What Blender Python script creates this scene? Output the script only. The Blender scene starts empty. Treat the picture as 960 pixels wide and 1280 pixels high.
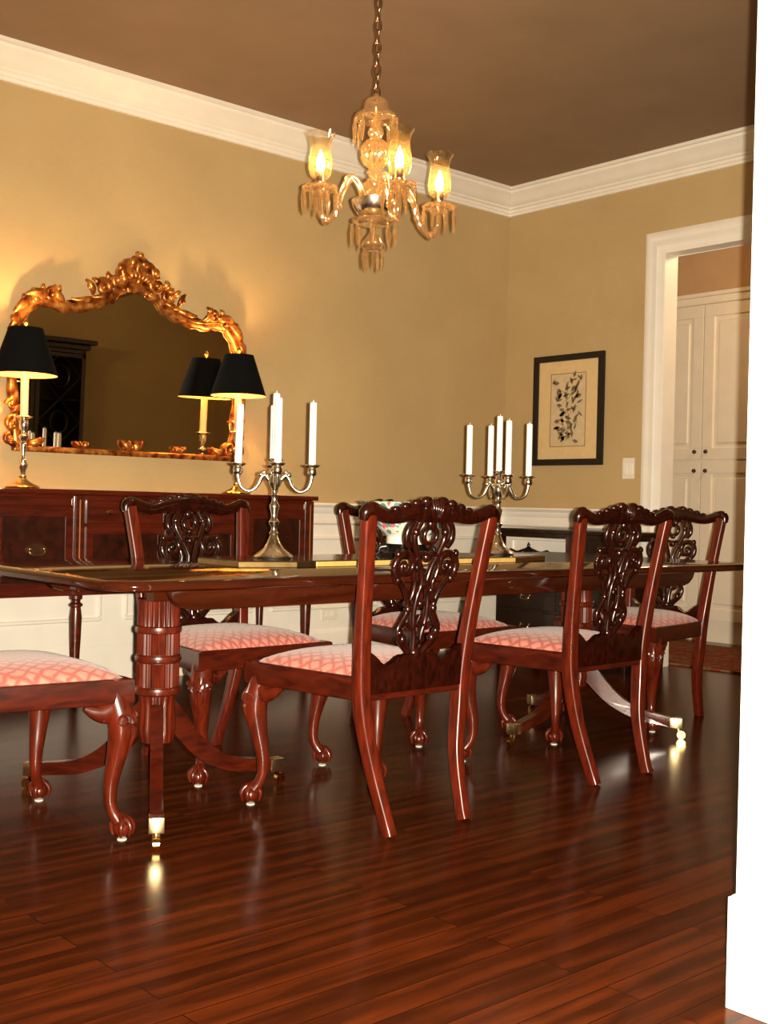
import bpy, bmesh, math, random
from mathutils import Vector, Matrix
random.seed(7)
PI = math.pi
SC = bpy.context.scene
COL = SC.collection
H = 0.95                      # eye height
XR, YB, ZC = 5.92, 5.433, 3.12   # right wall, back wall, ceiling
YF = 1.21                     # dining side of the front wall
XL = -0.07

# ------------------------------------------------------------------ materials
def nmat(name):
    m = bpy.data.materials.new(name); m.use_nodes = True
    nt = m.node_tree; nt.nodes.clear()
    out = nt.nodes.new('ShaderNodeOutputMaterial')
    return m, nt, out
def N(nt, kind, **kw):
    n = nt.nodes.new('ShaderNode' + kind)
    for k, v in kw.items():
        if k in n.inputs: n.inputs[k].default_value = v
        else: setattr(n, k, v)
    return n
def c4(c): return (c[0], c[1], c[2], 1)
def principled(nt, out, color=(.8, .8, .8), rough=.5, metal=0, coat=0, coat_rough=.05, spec=.5, trans=0, sheen=0):
    p = nt.nodes.new('ShaderNodeBsdfPrincipled')
    p.inputs['Base Color'].default_value = c4(color)
    p.inputs['Roughness'].default_value = rough
    p.inputs['Metallic'].default_value = metal
    p.inputs['Coat Weight'].default_value = coat
    p.inputs['Coat Roughness'].default_value = coat_rough
    p.inputs['Specular IOR Level'].default_value = spec
    p.inputs['Transmission Weight'].default_value = trans
    p.inputs['Sheen Weight'].default_value = sheen
    nt.links.new(p.outputs[0], out.inputs['Surface'])
    return p
def coords(nt, scale=(1, 1, 1), rot=(0, 0, 0), kind='Object'):
    tc = nt.nodes.new('ShaderNodeTexCoord'); mp = nt.nodes.new('ShaderNodeMapping')
    mp.inputs['Scale'].default_value = scale; mp.inputs['Rotation'].default_value = rot
    nt.links.new(tc.outputs[kind], mp.inputs['Vector'])
    return mp.outputs['Vector']
def ramp(nt, fac, stops):
    r = nt.nodes.new('ShaderNodeValToRGB'); e = r.color_ramp.elements
    e[0].position, e[0].color = stops[0][0], c4(stops[0][1])
    e[1].position, e[1].color = stops[-1][0], c4(stops[-1][1])
    for p, c in stops[1:-1]:
        k = e.new(p); k.color = c4(c)
    nt.links.new(fac, r.inputs['Fac'])
    return r.outputs['Color']
def bump(nt, p, fac, strength=.2, dist=.01):
    b = nt.nodes.new('ShaderNodeBump'); b.inputs['Strength'].default_value = strength; b.inputs['Distance'].default_value = dist
    nt.links.new(fac, b.inputs['Height']); nt.links.new(b.outputs[0], p.inputs['Normal'])

def flat_mat(name, color, rough=.5, var=.06, nscale=30, **kw):
    m, nt, out = nmat(name); p = principled(nt, out, color, rough, **kw)
    n = N(nt, 'TexNoise', Scale=nscale, Detail=3.0); nt.links.new(coords(nt), n.inputs['Vector'])
    c = ramp(nt, n.outputs['Fac'], [(.3, tuple(v*(1-var) for v in color)), (.7, tuple(min(1, v*(1+var)) for v in color))])
    nt.links.new(c, p.inputs['Base Color'])
    return m
def wood_mat(name, dark, light, rough=.25, coat=.5, scale=(3, 3, 30), grain=6, coat_rough=.06, spec=.5):
    m, nt, out = nmat(name); p = principled(nt, out, light, rough, coat=coat, coat_rough=coat_rough, spec=spec)
    n = N(nt, 'TexNoise', Scale=grain, Detail=5.0, Distortion=.6); nt.links.new(coords(nt, scale), n.inputs['Vector'])
    mid = tuple((a+b)/2 for a, b in zip(dark, light))
    c = ramp(nt, n.outputs['Fac'], [(.3, dark), (.5, mid), (.72, light)])
    nt.links.new(c, p.inputs['Base Color'])
    return m

def wall_mat():
    m, nt, out = nmat('grasscloth'); p = principled(nt, out, (.5, .34, .15), .75, spec=.25)
    v = coords(nt)
    n1 = N(nt, 'TexNoise', Scale=2.2, Detail=3.0); nt.links.new(v, n1.inputs['Vector'])
    n2 = N(nt, 'TexNoise', Scale=60, Detail=2.0); nt.links.new(coords(nt, (.35, .35, 6)), n2.inputs['Vector'])
    ad = N(nt, 'Math', operation='MULTIPLY_ADD'); nt.links.new(n2.outputs['Fac'], ad.inputs[0]); ad.inputs[1].default_value = .6
    nt.links.new(n1.outputs['Fac'], ad.inputs[2])
    c = ramp(nt, ad.outputs[0], [(.50, (.455, .322, .150)), (1.10, (.51, .367, .178))])
    nt.links.new(c, p.inputs['Base Color']); bump(nt, p, n2.outputs['Fac'], .12, .004)
    return m
def floor_mat():
    m, nt, out = nmat('oak_strip_floor'); p = principled(nt, out, (.05, .012, .004), .20, spec=.07)
    v = coords(nt)
    br = N(nt, 'TexBrick', offset=.37, offset_frequency=2)
    br.inputs['Scale'].default_value = 1; br.inputs['Brick Width'].default_value = 1.15; br.inputs['Row Height'].default_value = .083
    br.inputs['Mortar Size'].default_value = .0012; br.inputs['Mortar Smooth'].default_value = .2; br.inputs['Bias'].default_value = 0
    br.inputs['Color1'].default_value = (0, 0, 0, 1); br.inputs['Color2'].default_value = (1, 1, 1, 1); br.inputs['Mortar'].default_value = (.5, .5, .5, 1)
    nt.links.new(v, br.inputs['Vector'])
    mx = N(nt, 'VectorMath', operation='MULTIPLY_ADD'); nt.links.new(br.outputs['Color'], mx.inputs[0]); mx.inputs[1].default_value = (7, 3, 5); nt.links.new(v, mx.inputs[2])
    mp = N(nt, 'Mapping'); mp.inputs['Scale'].default_value = (1.1, 8, 1); nt.links.new(mx.outputs[0], mp.inputs['Vector'])
    n = N(nt, 'TexNoise', Scale=2.6, Detail=6.0, Distortion=1.2); nt.links.new(mp.outputs[0], n.inputs['Vector'])
    w = N(nt, 'TexWave', wave_type='RINGS', Scale=.55, Distortion=5.0, Detail=3.0); nt.links.new(mp.outputs[0], w.inputs['Vector'])
    a = N(nt, 'Math', operation='MULTIPLY_ADD'); nt.links.new(w.outputs['Fac'], a.inputs[0]); a.inputs[1].default_value = .26; nt.links.new(n.outputs['Fac'], a.inputs[2])
    b = N(nt, 'Math', operation='MULTIPLY_ADD'); nt.links.new(br.outputs['Color'], b.inputs[0]); b.inputs[1].default_value = .22; nt.links.new(a.outputs[0], b.inputs[2])
    c = ramp(nt, b.outputs[0], [(.32, (.021, .0046, .0014)), (.66, (.042, .0086, .0021)), (1.05, (.084, .0158, .0032))])
    mul = N(nt, 'MixRGB', blend_type='MIX'); nt.links.new(br.outputs['Fac'], mul.inputs['Fac']); nt.links.new(c, mul.inputs['Color1']); mul.inputs['Color2'].default_value = (.006, .002, .001, 1)
    nt.links.new(mul.outputs[0], p.inputs['Base Color'])
    bump(nt, p, b.outputs[0], .05, .002)
    return m
def fabric_mat():
    m, nt, out = nmat('pink_damask'); p = principled(nt, out, (.7, .3, .24), .62, spec=.3, sheen=.3)
    v = coords(nt)
    facs = []
    for ang in (.62, -.62):
        mp = N(nt, 'Mapping'); mp.inputs['Rotation'].default_value = (0, 0, ang); nt.links.new(v, mp.inputs['Vector'])
        w = N(nt, 'TexWave', wave_type='BANDS', bands_direction='X', Scale=10, Distortion=3.4, Detail=2.0)
        w.inputs['Detail Scale'].default_value = 1.6
        nt.links.new(mp.outputs[0], w.inputs['Vector']); facs.append(w.outputs['Fac'])
    mn = N(nt, 'Math', operation='MINIMUM'); nt.links.new(facs[0], mn.inputs[0]); nt.links.new(facs[1], mn.inputs[1])
    c = ramp(nt, mn.outputs[0], [(.02, (.35, .085, .066)), (.16, (.44, .130, .098)), (.5, (.54, .20, .15))])
    nt.links.new(c, p.inputs['Base Color']); bump(nt, p, mn.outputs[0], .25, .003)
    return m
def emit_mat(name, color, strength):
    m, nt, out = nmat(name); e = N(nt, 'Emission', Strength=strength); e.inputs['Color'].default_value = c4(color)
    nt.links.new(e.outputs[0], out.inputs['Surface']); return m
def thin_glass(name, tint=(1, .95, .85), gloss=.25, rough=.03, diff=(0, 0, 0), dfac=0.):
    m, nt, out = nmat(name)
    t = N(nt, 'BsdfTransparent'); t.inputs['Color'].default_value = c4(tint)
    g = N(nt, 'BsdfGlossy', Roughness=rough); g.inputs['Color'].default_value = (1, .95, .85, 1)
    lw = N(nt, 'LayerWeight', Blend=.35)
    mm = N(nt, 'Math', operation='MULTIPLY_ADD', use_clamp=True); nt.links.new(lw.outputs['Facing'], mm.inputs[0]); mm.inputs[1].default_value = .7; mm.inputs[2].default_value = gloss
    mx = N(nt, 'MixShader'); nt.links.new(mm.outputs[0], mx.inputs[0]); nt.links.new(t.outputs[0], mx.inputs[1]); nt.links.new(g.outputs[0], mx.inputs[2])
    last = mx.outputs[0]
    if dfac:
        d = N(nt, 'BsdfTranslucent'); d.inputs['Color'].default_value = c4(diff)
        d2 = N(nt, 'BsdfDiffuse'); d2.inputs['Color'].default_value = c4(diff)
        dm = N(nt, 'MixShader'); dm.inputs[0].default_value = .5; nt.links.new(d.outputs[0], dm.inputs[1]); nt.links.new(d2.outputs[0], dm.inputs[2])
        m2 = N(nt, 'MixShader'); m2.inputs[0].default_value = dfac; nt.links.new(last, m2.inputs[1]); nt.links.new(dm.outputs[0], m2.inputs[2]); last = m2.outputs[0]
    nt.links.new(last, out.inputs['Surface']); return m
def bowl_mat():
    m, nt, out = nmat('famille_rose'); p = principled(nt, out, (.8, .8, .75), .12, spec=.6)
    v = coords(nt)
    vo = N(nt, 'TexVoronoi', Scale=62, feature='F1'); nt.links.new(v, vo.inputs['Vector'])
    sep = N(nt, 'SeparateColor'); nt.links.new(vo.outputs['Color'], sep.inputs[0])
    c = ramp(nt, sep.outputs[0], [(0, (.75, .74, .66)), (.30, (.08, .30, .22)), (.45, (.72, .72, .64)), (.58, (.62, .17, .22)), (.72, (.18, .33, .36)), (.86, (.7, .62, .5)), (1, (.28, .12, .30))])
    for n in nt.nodes:
        if n.type == 'VALTORGB': n.color_ramp.interpolation = 'CONSTANT'
    nt.links.new(c, p.inputs['Base Color']); return m
def rug_mat():
    m, nt, out = nmat('red_rug'); p = principled(nt, out, (.2, .03, .02), .9, spec=.1)
    v = coords(nt)
    vo = N(nt, 'TexVoronoi', Scale=14, feature='F1', distance='MANHATTAN'); nt.links.new(v, vo.inputs['Vector'])
    c = ramp(nt, vo.outputs['Distance'], [(.1, (.10, .02, .02)), (.4, (.26, .035, .02)), (.7, (.14, .05, .02)), (.95, (.2, .1, .05))])
    nt.links.new(c, p.inputs['Base Color']); return m

M = {}
M['wall'] = wall_mat()
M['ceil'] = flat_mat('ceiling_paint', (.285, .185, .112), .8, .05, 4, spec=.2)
M['white'] = flat_mat('trim_paint', (.84, .80, .72), .38, .03, 8)
M['cream'] = flat_mat('cabinet_paint', (.80, .72, .58), .42, .03, 8)
M['hallwall'] = flat_mat('hall_paint', (.55, .34, .17), .8, .05, 6)
M['floor'] = floor_mat()
M['mah'] = wood_mat('mahogany', (.034, .0040, .0013), (.105, .0115, .0028), .30, .35, (4, 4, 1.2), 9, .08, .4)
M['frame'] = wood_mat('frame_mahogany', (.020, .0026, .0010), (.070, .0080, .0022), .30, .3, (1.2, 1.2, 5), 9, .08, .4)
M['post'] = wood_mat('lit_post_mahogany', (.034, .0038, .0013), (.120, .0118, .0028), .34, .22, (6, 6, 1.0), 9, .15, .45)  # brighter, redder copy: flash sheen on the posts put into the colour
M['carved'] = wood_mat('shaded_carved_mahogany', (.006, .0012, .0007), (.026, .0036, .0013), .24, .3, (4, 4, 2), 14, .1, .4)  # darkened copy: deep shade in the carving put into the colour
M['table'] = wood_mat('table_mahogany', (.018, .0036, .0012), (.050, .0085, .0026), .10, .25, (1.0, 9, 9), 4, .04)
M['side'] = wood_mat('sideboard_mahogany', (.030, .0042, .0015), (.095, .0110, .0030), .28, .3, (1.2, 6, 8), 5)
M['flame'] = wood_mat('flame_veneer', (.012, .0028, .0012), (.042, .0075, .0026), .28, .3, (3, 6, 3), 6)
M['dark'] = wood_mat('dark_wood', (.005, .002, .0013), (.018, .006, .003), .3, .2, (2, 6, 6), 5)
M['fabric'] = fabric_mat()
M['brass'] = flat_mat('polished_brass', (.95, .66, .26), .14, .04, 40, metal=1)
M['brasscap'] = flat_mat('brass_cap', (1, .80, .46), .25, .03, 40, metal=1)
M['oldbrass'] = flat_mat('old_brass', (.45, .30, .12), .3, .15, 40, metal=1)
M['silver'] = flat_mat('silver', (.93, .87, .72), .2, .05, 30, metal=1)
M['chainm'] = flat_mat('antique_chain', (.42, .27, .17), .28, .2, 60, metal=1)
def gilt_mat():
    m, nt, out = nmat('gilt'); p = principled(nt, out, (.75, .36, .08), .33, metal=.75)
    n = N(nt, 'TexNoise', Scale=26, Detail=4.0); nt.links.new(coords(nt), n.inputs['Vector'])
    c = ramp(nt, n.outputs['Fac'], [(.34, (.14, .030, .008)), (.52, (.48, .16, .028)), (.74, (.92, .46, .11))])
    nt.links.new(c, p.inputs['Base Color']); bump(nt, p, n.outputs['Fac'], .35, .01); return m
M['gilt'] = gilt_mat()
M['mirror'] = flat_mat('mirror_silvering', (.93, .93, .82), .015, .01, 3, metal=1)
M['wax'] = flat_mat('white_wax', (.88, .86, .80), .4, .02, 20)
M['amberwax'] = flat_mat('cream_candle_tube', (.86, .70, .42), .5, .04, 20)
M['shade'] = flat_mat('black_shade', (.003, .003, .0035), .85, .1, 40, spec=.1)
M['shadein'] = flat_mat('gold_lining', (.80, .46, .14), .5, .05, 40)
M['bulb'] = emit_mat('flame_bulb', (1, .70, .36), 460)
M['glow'] = emit_mat('warm_bulb', (1, .66, .28), 12)
M['glass'] = thin_glass('hurricane_glass', (1, .95, .84), .10, .02, (1, .62, .22), .025)
M['crystal'] = thin_glass('crystal', (1, .88, .70), .30, .07, (1, .68, .34), .10)
M['bowl'] = bowl_mat()
M['porcelain'] = flat_mat('white_porcelain', (.80, .74, .66), .2, .03, 20)
M['black'] = flat_mat('black_frame', (.008, .006, .006), .3, .2, 30)
M['mat'] = flat_mat('picture_mount', (.68, .49, .24), .7, .05, 20)
M['paper'] = flat_mat('print_paper', (.60, .46, .28), .7, .1, 25)
M['ink'] = flat_mat('olive_ink', (.16, .12, .06), .8, .5, 60)
M['line'] = flat_mat('brown_line', (.24, .12, .05), .8, .1, 60)
M['plate'] = flat_mat('plastic_plate', (.78, .72, .62), .35, .02, 20)
M['rug'] = rug_mat()
M['plateau'] = flat_mat('dark_lacquer', (.02, .012, .008), .12, .2, 10, coat=.4)
M['gold'] = flat_mat('gilt_band', (.90, .58, .17), .5, .08, 40, metal=.5)
M['glint'] = flat_mat('painted_highlight', (.30, .14, .05), .4, .1, 40)  # pale colour for the highlight painted on the sideboard pilasters
M['knob'] = flat_mat('bronze_knob', (.08, .03, .015), .35, .2, 40, metal=.6)
M['cabglass'] = thin_glass('cabinet_glass', (.75, .75, .7), -.12, .02)

# ------------------------------------------------------------------ mesh helpers
def link(name, bm, mat, parent=None, smooth=None, label=None):
    bmesh.ops.recalc_face_normals(bm, faces=bm.faces[:])
    me = bpy.data.meshes.new(name); bm.to_mesh(me); bm.free()
    if smooth is not None:
        for p in me.polygons: p.use_smooth = len(p.vertices) <= 8
        me.set_sharp_from_angle(angle=math.radians(smooth))
    me.materials.append(mat)
    o = bpy.data.objects.new(name, me); COL.objects.link(o)
    if parent: o.parent = parent
    if label: o['label'] = label
    return o
def tag(o, label, cat, group=None):
    o['label'] = label; o['category'] = cat
    if group: o['group'] = group
    return o
def thing(name, loc, label, cat, rz=0, group=None):
    o = bpy.data.objects.new(name, None); COL.objects.link(o); o.empty_display_size = .1
    o.location = loc; o.rotation_euler = (0, 0, rz)
    return tag(o, label, cat, group)
def struct(name, bm, mat, smooth=None):
    o = link(name, bm, mat, None, smooth); o['kind'] = 'structure'; return o
def kids(o): return [c for c in bpy.data.objects if c.parent == o]
def copy_tree(o, parent=None):
    c = o.copy(); COL.objects.link(c)
    if parent: c.parent = parent
    for ch in kids(o): copy_tree(ch, c)
    return c

def box(bm, x0, x1, y0, y1, z0, z1, bev=0, seg=2):
    r = bmesh.ops.create_cube(bm, size=1)
    vs = r['verts']
    for v in vs:
        v.co = Vector(((x0+x1)/2+v.co.x*(x1-x0), (y0+y1)/2+v.co.y*(y1-y0), (z0+z1)/2+v.co.z*(z1-z0)))
    if bev:
        es = list({e for v in vs for e in v.link_edges})
        bmesh.ops.bevel(bm, geom=es, offset=bev, segments=seg, affect='EDGES', profile=.6)
    return bm
def lathe(bm, prof, n=24, c=(0, 0, 0), flute=None):
    """prof: (r, z) list; flute=(count, depth, z0, z1)"""
    rings = []
    for r, z in prof:
        if r < 1e-5: rings.append([bm.verts.new((c[0], c[1], c[2]+z))]); continue
        ring = []
        for i in range(n):
            a = 2*PI*i/n; rr = r
            if flute and flute[2] <= z <= flute[3]: rr = r - flute[1]*(.5-.5*math.cos(a*flute[0]))
            ring.append(bm.verts.new((c[0]+rr*math.cos(a), c[1]+rr*math.sin(a), c[2]+z)))
        rings.append(ring)
    for a, b in zip(rings, rings[1:]):
        if len(a) == 1 and len(b) == 1: continue
        for i in range(n):
            j = (i+1) % n
            if len(a) == 1: bm.faces.new((a[0], b[i], b[j]))
            elif len(b) == 1: bm.faces.new((a[i], a[j], b[0]))
            else: bm.faces.new((a[i], a[j], b[j], b[i]))
    for ring in (rings[0], rings[-1]):
        if len(ring) > 1:
            try: bm.faces.new(ring)
            except ValueError: pass
    return bm
def catmull(pts, sub=6, closed=False):
    P = [Vector(p) for p in pts]; n = len(P); out = []
    rng = n if closed else n-1
    for i in range(rng):
        p0 = P[(i-1) % n] if (closed or i > 0) else P[0]*2-P[1]
        p1 = P[i]; p2 = P[(i+1) % n]
        p3 = P[(i+2) % n] if (closed or i+2 < n) else P[-1]*2-P[-2]
        for k in range(sub):
            t = k/sub
            out.append(.5*((2*p1)+(p2-p0)*t+(2*p0-5*p1+4*p2-p3)*t*t+(3*p1-p0-3*p2+p3)*t**3))
    if not closed: out.append(P[-1])
    return out
def lerp_list(vals, n):
    if not isinstance(vals, (list, tuple)): return [vals]*n
    out = []
    for i in range(n):
        t = i/(n-1)*(len(vals)-1); k = min(int(t), len(vals)-2); f = t-k
        out.append(vals[k]*(1-f)+vals[k+1]*f)
    return out
def tube(bm, pts, wid, dep=None, n=8, ref=(0, 1, 0), closed=False, square=False):
    """sweep an ellipse: wid across (perp to ref), dep along ref. pts: list of Vectors"""
    P = [Vector(p) for p in pts]; m = len(P)
    W = lerp_list(wid, m); D = lerp_list(dep if dep is not None else wid, m)
    ref = Vector(ref); rings = []
    for i in range(m):
        a = P[(i-1) % m] if (closed or i > 0) else P[i]
        b = P[(i+1) % m] if (closed or i < m-1) else P[i]
        t = (b-a).normalized()
        s = t.cross(ref)
        if s.length < 1e-4: s = t.cross(Vector((1, 0, 0)))
        s.normalize(); u = s.cross(t).normalized()
        ring = []
        for k in range(n):
            th = 2*PI*(k+.5)/n; cx, cy = math.cos(th), math.sin(th)
            if square:
                e = .35
                cx = math.copysign(abs(cx)**e, cx); cy = math.copysign(abs(cy)**e, cy)
            ring.append(bm.verts.new(P[i]+s*(cx*W[i])+u*(cy*D[i])))
        rings.append(ring)
    pairs = list(zip(rings, rings[1:]))
    if closed: pairs.append((rings[-1], rings[0]))
    for a, b in pairs:
        for k in range(n):
            j = (k+1) % n; bm.faces.new((a[k], a[j], b[j], b[k]))
    if not closed:
        bm.faces.new(rings[0]); bm.faces.new(list(reversed(rings[-1])))
    return bm
def ball(bm, c, r, sub=2, sc=(1, 1, 1)):
    q = bmesh.ops.create_icosphere(bm, subdivisions=sub, radius=1)
    for v in q['verts']: v.co = Vector(c)+Vector((v.co.x*r*sc[0], v.co.y*r*sc[1], v.co.z*r*sc[2]))
    return bm
def prism(bm, poly, f, d0, d1, bev=0):
    """extrude a 2D polygon; f(a, b, d) -> 3D"""
    A = [bm.verts.new(f(a, b, d0)) for a, b in poly]; B = [bm.verts.new(f(a, b, d1)) for a, b in poly]
    n = len(poly)
    f1 = bm.faces.new(A); f2 = bm.faces.new(list(reversed(B)))
    for i in range(n): bm.faces.new((A[i], B[i], B[(i+1) % n], A[(i+1) % n]))
    if bev:
        es = list(f1.edges)+list(f2.edges)
        bmesh.ops.bevel(bm, geom=es, offset=bev, segments=2, affect='EDGES', profile=.5)
    return bm
def rrect(x0, x1, y0, y1, r, seg=6):
    out = []
    for cx, cy, a0 in ((x1-r, y1-r, 0), (x0+r, y1-r, 90), (x0+r, y0+r, 180), (x1-r, y0+r, 270)):
        for k in range(seg+1):
            a = math.radians(a0+90*k/seg); out.append((cx+r*math.cos(a), cy+r*math.sin(a)))
    return out
def sweep_wall(bm, prof, path, closed=False):
    """prof: (d, z) d = distance to the LEFT of the path direction; path: 2D points; mitred"""
    n = len(path); P = [Vector(p) for p in path]; secs = []
    for i in range(n):
        d1 = (P[i]-P[i-1]).normalized() if (closed or i > 0) else None
        d2 = (P[(i+1) % n]-P[i]).normalized() if (closed or i < n-1) else None
        d1 = d1 or d2; d2 = d2 or d1
        n1 = Vector((-d1.y, d1.x)); n2 = Vector((-d2.y, d2.x))
        m = (n1+n2); m = m/(m.length_squared/2)
        secs.append([bm.verts.new((P[i].x+m.x*d, P[i].y+m.y*d, z)) for d, z in prof])
    k = len(prof); pr = list(zip(secs, secs[1:]))
    if closed: pr.append((secs[-1], secs[0]))
    for a, b in pr:
        for i in range(k): bm.faces.new((a[i], a[(i+1) % k], b[(i+1) % k], b[i]))
    if not closed: bm.faces.new(secs[0]); bm.faces.new(list(reversed(secs[-1])))
    return bm
def spiral(cx, cz, r0, r1, a0, turns, n=16):
    return [(cx+(r0+(r1-r0)*k/n)*math.cos(math.radians(a0)+2*PI*turns*k/n), cz+(r0+(r1-r0)*k/n)*math.sin(math.radians(a0)+2*PI*turns*k/n)) for k in range(n+1)]

# ------------------------------------------------------------------ the room
DY0, DY1, DZ = 2.70, 4.14, 2.527        # doorway in the right wall
b = bmesh.new(); box(b, -1.6, 8.2, -2.2, 6.2, -.1, 0); struct('floor', b, M['floor'])
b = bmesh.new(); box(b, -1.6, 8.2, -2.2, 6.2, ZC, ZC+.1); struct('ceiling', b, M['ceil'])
b = bmesh.new(); box(b, XL-.15, XR+.115, YB, YB+.15, 0, ZC); struct('wall_back', b, M['wall'])
b = bmesh.new()
box(b, XR, XR+.115, DY1, YB, 0, ZC); box(b, XR, XR+.115, YF-.22, DY0, 0, ZC); box(b, XR, XR+.115, DY0, DY1, DZ, ZC)
struct('wall_right', b, M['wall'])
b = bmesh.new(); box(b, XL-.15, XL, YF, YB, 0, ZC); struct('wall_left', b, M['wall'])
b = bmesh.new(); box(b, 2.0, XR, YF-.22, YF-.014, 0, ZC); struct('wall_front', b, M['wall'])
# white lining of the wide opening the photo is taken through
b = bmesh.new(); box(b, 1.990, 2.0, YF-.23, YF-.013, 0, ZC); struct('door_1', b, M['white'])
b = bmesh.new(); box(b, 1.976, 1.992, YF-.23, YF-.004, 0, .214, .002); box(b, 1.992, 2.3, YF-.014, YF-.004, 0, .214)
struct('baseboard_front', b, M['white'])
# adjoining room behind the camera and hall beyond the doorway
b = bmesh.new(); box(b, -1.6, -1.5, -2.2, YF-.22, 0, ZC); box(b, -1.6, 8.2, -2.3, -2.2, 0, ZC); struct('wall_near', b, M['wall'])
b = bmesh.new(); box(b, 7.88, 7.98, 1.5, 6.2, 0, ZC); struct('wall_hall', b, M['hallwall'])
b = bmesh.new(); box(b, XR+.115, 7.88, 6.1, 6.2, 0, ZC); struct('wall_hall_side', b, M['hallwall'])

crown = [(0, ZC), (.145, ZC), (.145, ZC-.018), (.128, ZC-.022), (.124, ZC-.036), (.105, ZC-.05), (.075, ZC-.075), (.055, ZC-.098), (.040, ZC-.105), (.040, ZC-.115), (.024, ZC-.122), (.022, ZC-.138), (.013, ZC-.141), (.012, ZC-.157), (0, ZC-.159)]
b = bmesh.new(); sweep_wall(b, crown, [(XL, YF), (XR, YF), (XR, YB), (XL, YB)], True); struct('trim_1', b, M['white'], 30)
rail = [(0, .958), (.046, .958), (.048, .948), (.040, .938), (.030, .93), (.026, .905), (.018, .895), (.016, .86), (.022, .852), (.022, .838), (.010, .826), (0, .822)]
wains = [(0, .83), (.007, .83), (.007, .15), (0, .15)]
basep = [(0, .20), (.008, .198), (.014, .185), (.016, .165), (.016, 0), (0, 0)]
pathA = [(XR, DY1+.145), (XR, YB), (XL, YB), (XL, YF)]
pathB = [(2.3, YF), (XR, YF), (XR, DY0-.145)]
b = bmesh.new(); sweep_wall(b, rail, pathA); sweep_wall(b, rail, pathB); struct('trim_2', b, M['white'], 30)
b = bmesh.new(); sweep_wall(b, wains, pathA); sweep_wall(b, wains, pathB); struct('trim_3', b, M['white'])
b = bmesh.new(); sweep_wall(b, basep, pathA); sweep_wall(b, basep, [(2.32, YF), (XR, YF), (XR, DY0-.145)]); struct('baseboard_back', b, M['white'], 30)
# panel mouldings on the wainscot
b = bmesh.new()
def panel(axis, u0, u1, z0, z1, w=.022, t=.016):
    for a0, a1, c0, c1 in ((u0, u1, z0, z0+w), (u0, u1, z1-w, z1), (u0, u0+w, z0+w, z1-w), (u1-w, u1, z0+w, z1-w)):
        if axis == 'x': box(b, a0, a1, YB-.007-t, YB-.006, c0, c1, .006, 1)
        else: box(b, XR-.007-t, XR-.006, a0, a1, c0, c1, .006, 1)
for x in (.15, 1.1, 2.05, 3.0, 3.95, 4.9): panel('x', x, x+.82, .32, .76)
panel('y', 4.38, 5.33, .32, .76)
struct('trim_4', b, M['white'])
# door casing
b = bmesh.new()
def casing(x, sgn):
    prof = [(0, 0), (0, .018), (.012, .024), (.03, .026), (.045, .02), (.06, .022), (.085, .024), (.1, .016), (.118, .013), (.135, .010), (.135, 0)]   # (away from outer edge, thickness)
    outer = [(DY1+.135, 0), (DY1+.135, DZ+.13), (DY0-.135, DZ+.13), (DY0-.135, 0)]
    dirs = [(-1, 0), (-1, -1), (1, -1), (1, 0)]
    secs = []
    for (y, z), (dy, dz) in zip(outer, dirs):
        secs.append([b.verts.new((x+sgn*t, y+dy*d, z+dz*d)) for d, t in prof])
    k = len(prof)
    for p, q in zip(secs, secs[1:]):
        for i in range(k): b.faces.new((p[i], p[(i+1) % k], q[(i+1) % k], q[i]))
casing(XR, -1); casing(XR+.115, 1)
box(b, XR-.004, XR+.1154, DY1-.002, DY1+.02, 0, DZ); box(b, XR-.004, XR+.1154, DY0-.02, DY0+.002, 0, DZ); box(b, XR-.004, XR+.1154, DY0-.02, DY1+.02, DZ-.002, DZ+.02)
struct('door_2', b, M['white'], 30)

# ------------------------------------------------------------------ hall
hc = thing('hall_cabinet', (7.45, 4.86, 0), 'tall cream built-in cabinet with panelled double doors in the hall', 'cabinet')
b = bmesh.new(); box(b, .022, .39, -1.4, 1.15, .0, 2.50); link('body', b, M['cream'], hc)
b = bmesh.new(); box(b, 0, .4, -1.42, 1.17, 2.50, 2.57, .01); box(b, -.02, .4, -1.44, 1.19, 2.555, 2.585, .006); link('cornice', b, M['cream'], hc)
def cab_door(y0, y1, z0, z1, knobs):
    b = bmesh.new(); w = .085
    box(b, 0, .022, y0, y1, z0, z0+w, .003); box(b, 0, .022, y0, y1, z1-w, z1, .003)
    box(b, 0, .022, y0, y0+w, z0+w, z1-w, .003); box(b, 0, .022, y1-w, y1, z0+w, z1-w, .003)
    box(b, .012, .02, y0+w, y1-w, z0+w, z1-w)
    box(b, .003, .02, y0+w+.03, y1-w-.03, z0+w+.03, z1-w-.03, .012, 1)
    d = link('door', b, M['cream'], hc)
    for y, z in knobs:
        k = bmesh.new(); ball(k, (-.018, y, z), .016); box(k, -.01, .002, y-.006, y+.006, z-.006, z+.006)
        link('knob', k, M['knob'], d, 60)
for y0, y1, ky in ((.004, .55, .048), (-.55, -.004, -.048)):
    cab_door(y0, y1, 1.345, 2.49, [(ky, 1.404)]); cab_door(y0, y1, .16, 1.33, [(ky, 1.262)])
cab_door(.56, 1.14, 1.345, 2.49, []); cab_door(.56, 1.14, .16, 1.33, [])
cab_door(-1.38, -.56, 1.345, 2.49, []); cab_door(-1.38, -.56, .16, 1.33, [])
b = bmesh.new(); prism(b, rrect(6.12, 7.2, 1.9, 5.4, .01, 2), lambda x, y, d: (x, y, d), .001, .012)
tag(link('hall_rug', b, M['rug'], None), 'patterned red rug on the hall floor beyond the doorway', 'rug')

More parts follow.
